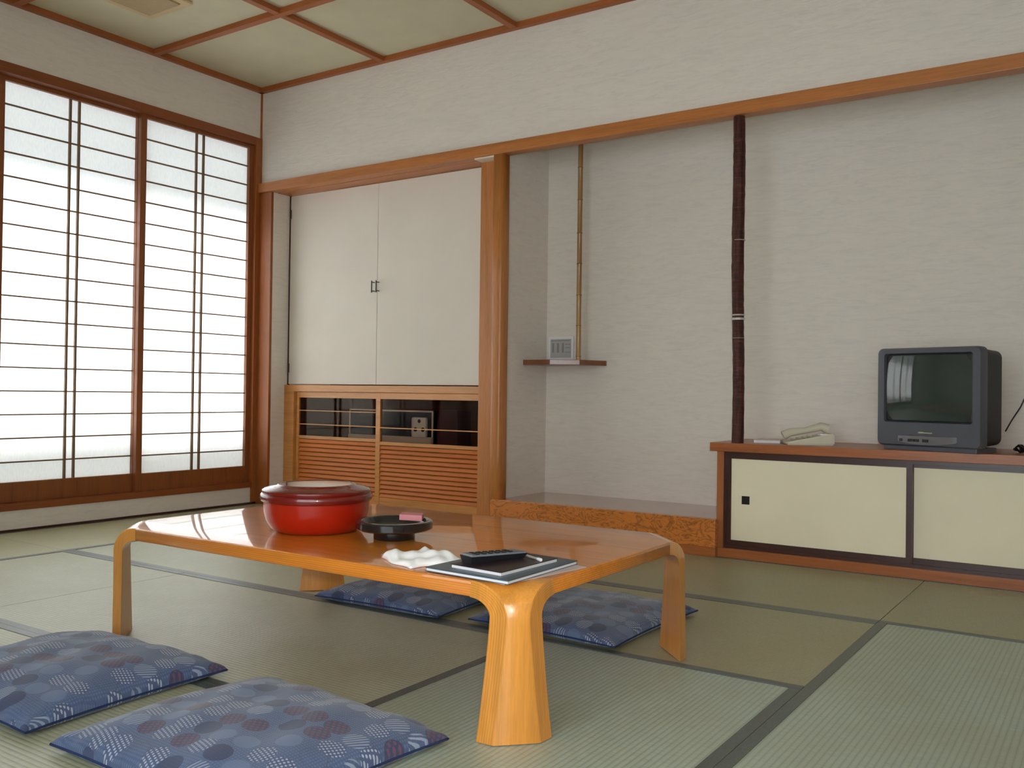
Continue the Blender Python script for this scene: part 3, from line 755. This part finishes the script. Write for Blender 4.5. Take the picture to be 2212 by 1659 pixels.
cushion(3.300, -1.425, 0.54, 0.58, 0.062, -0.03, 'blue patterned floor cushion seen between the near and right table legs', 3)
cushion(2.645, -1.475, 0.55, 0.56, 0.062, 0.03, 'blue patterned floor cushion mostly hidden behind the table beside its back leg', 4)

# ------------------------------------------------------------------ things on the table
t = thing('lacquer_pot', 'round red lacquer pot with a flat lid on the low table', 'pot', (2.808, -2.180, TZ))
bm = B(); lathe(bm, [(0.105, 0.0), (0.118, 0.002), (0.132, 0.012), (0.1455, 0.034), (0.1515, 0.060), (0.1535, 0.092)], 2.808, -2.180, 64, TZ)
obj('pot_body', bm, 'red', t, smooth=50)
bm = B(); lathe(bm, [(0.1535, 0.088), (0.1605, 0.091), (0.1625, 0.098), (0.1625, 0.107), (0.160, 0.111), (0.1565, 0.1125), (0.158, 0.116), (0.1575, 0.121), (0.150, 0.126)], 2.808, -2.180, 64, TZ)
obj('pot_rim', bm, 'rband', t, smooth=50)
bm = B(); lathe(bm, [(0.150, 0.1245), (0.137, 0.1300), (0.116, 0.1335), (0.112, 0.1375), (0.106, 0.1375), (0.103, 0.134), (0.0, 0.134)], 2.808, -2.180, 64, TZ)
lid = obj('pot_lid', bm, 'rband', t, smooth=50)
bm = B(); lathe(bm, [(0.102, 0.1339), (0.102, 0.1362), (0.0, 0.1366)], 2.808, -2.180, 48, TZ); obj('lid_panel', bm, 'rlid', lid, smooth=50)

ax, ay = 3.092, -2.158
t = thing('ashtray', 'round black ashtray on a raised foot beside the red pot', 'ashtray', (ax, ay, TZ))
bm = B(); lathe(bm, [(0.056, 0.0), (0.058, 0.002), (0.057, 0.028)], ax, ay, 40, TZ); obj('foot', bm, 'blkp', t, smooth=50)
bm = B(); lathe(bm, [(0.057, 0.026), (0.098, 0.026), (0.107, 0.031), (0.108, 0.048), (0.105, 0.052), (0.094, 0.053), (0.088, 0.050), (0.080, 0.036), (0.0, 0.034)], ax, ay, 56, TZ); obj('bowl', bm, 'blkp', t, smooth=40)
bm = B(); lathe(bm, [(0.082, 0.0385), (0.0805, 0.0365), (0.0, 0.0352)], ax, ay, 48, TZ); obj('bowl_lining', bm, 'ashin', t, smooth=40)
bm = B(); bx(bm, -0.032, 0.032, -0.020, 0.020, 0.0, 0.016, bev=0.001)
o = obj('matchbox', bm, 'pink'); o.location = (ax+0.018, ay+0.052, TZ+0.0495); o.rotation_euler = (0.05, 0.04, 0.55); tag(o, 'small pink box resting across the black ashtray', 'box')

# crumpled towel
bm = B(); N = 34; rnd = random.Random(11); g = []
cor = [Vector((3.262, -2.412)), Vector((3.412, -2.478)), Vector((3.470, -2.330)), Vector((3.290, -2.262))]
for side in (1, 0):
    g = []
    for j in range(N+1):
        g.append([]); v = j/N
        for i in range(N+1):
            u = i/N; p = (cor[0]*(1-u)+cor[1]*u)*(1-v) + (cor[3]*(1-u)+cor[2]*u)*v
            e = min(u, 1-u, v, 1-v); wv = 0.008*math.sin(5*u+1.3)*math.sin(6*v+0.5) + 0.005*math.sin(11*u-7*v) + 0.003*math.sin(23*v+9*u)
            off = Vector((0.006*math.sin(9*v+2), 0.006*math.sin(8*u+1)))
            z = TZ + 0.0008 + (0.015+max(-0.008, wv*0.7))*min(1, e*7)**0.5 if side else TZ+0.0008
            z = max(z, TZ+0.0008)
            g[-1].append(bm.verts.new((p.x+off.x, p.y+off.y, z)))
    for j in range(N):
        for i in range(N):
            q = (g[j][i], g[j][i+1], g[j+1][i+1], g[j+1][i]); bm.faces.new(q if side else q[::-1])
bmesh.ops.remove_doubles(bm, verts=bm.verts[:], dist=0.0003)
o = obj('folded_towel', bm, 'towel', smooth=180); origin(o, (3.36, -2.37, TZ)); tag(o, 'rumpled white towel folded on the table left of the folders', 'towel')

# paper, folder, notebook, remote, pen
def quad(name, mat, parent, pts, z0, z1, bev=0.0, **k):
    bm = B(); prism(bm, pts, z0, z1, bev); return obj(name, bm, mat, parent, **k)
o = quad('paper_sheet', 'pinkp', None, [(3.500, -2.452), (3.690, -2.487), (3.733, -2.205), (3.540, -2.165)], TZ+0.0003, TZ+0.0018)
origin(o, (3.62, -2.33, TZ)); tag(o, 'pale sheet of paper sticking out under the slate folder', 'paper')
t = thing('document_folder', 'large slate-blue document folder at the near corner of the table', 'folder', (3.58, -2.33, TZ))
fp = [(3.462, -2.474), (3.700, -2.488), (3.700, -2.190), (3.475, -2.170)]
def inset(pts, d):
    c = Vector((sum(p[0] for p in pts)/len(pts), sum(p[1] for p in pts)/len(pts)))
    return [tuple(c + (Vector(p)-c)*(1-d)) for p in pts]
quad('folder_pages', 'page', t, inset(fp, 0.015), TZ+0.0025, TZ+0.0085)
quad('folder_cover', 'teal', t, fp, TZ+0.0085, TZ+0.0115, 0.001)
quad('folder_back_cover', 'teal', t, fp, TZ+0.0018, TZ+0.0030)
t = thing('notebook', 'smaller dark brown notebook lying on the slate folder under the remote', 'notebook', (3.60, -2.35, TZ+0.0115))
npt = [(3.515, -2.448), (3.664, -2.462), (3.672, -2.235), (3.530, -2.215)]
quad('notebook_pages', 'page', t, inset(npt, 0.02), TZ+0.0118, TZ+0.0185)
quad('notebook_cover', 'brn', t, npt, TZ+0.0185, TZ+0.0205, 0.0008)
t = thing('remote_control', 'black and grey remote control on the dark notebook', 'remote control', (3.570, -2.352, TZ+0.0205), -0.33)
bm = B(); loft(bm, [[(-0.018, -0.078, 0.0), (0.018, -0.078, 0.0), (0.024, -0.082, 0.018), (-0.024, -0.082, 0.018)], [(-0.018, 0.070, 0.0), (0.018, 0.070, 0.0), (0.024, 0.080, 0.013), (-0.024, 0.080, 0.013)]])
lob('remote_body', bm, 'rmb', t)
bm = B(); loft(bm, [[(-0.022, -0.078, 0.0175), (0.022, -0.078, 0.0175), (0.021, -0.076, 0.0215), (-0.021, -0.076, 0.0215)], [(-0.022, 0.078, 0.0125), (0.022, 0.078, 0.0125), (0.021, 0.076, 0.0165), (-0.021, 0.076, 0.0165)]])
fc = lob('remote_face', bm, 'rmt', t)
for j in range(6):
    for i in range(3):
        bm = B(); x, y = -0.012+i*0.012, -0.058+j*0.019; z = 0.0213-(y+0.078)*0.032; bx(bm, x-0.0035, x+0.0035, y-0.0045, y+0.0045, z-0.001, z+0.0022); lob('remote_button', bm, 'rmb', fc)
t = thing('pen', 'thin pale pen lying on the notebook right of the remote', 'pen', (3.628, -2.285, TZ+0.0205))
bm = B(); tube(bm, [(3.590, -2.262, TZ+0.024), (3.652, -2.292, TZ+0.024)], 0.0030, 10); obj('pen_barrel', bm, 'silver', t, smooth=50)
bm = B(); tube(bm, [(3.652, -2.292, TZ+0.024), (3.664, -2.298, TZ+0.024)], 0.0040, 10); obj('pen_cap', bm, 'page', t, smooth=50)
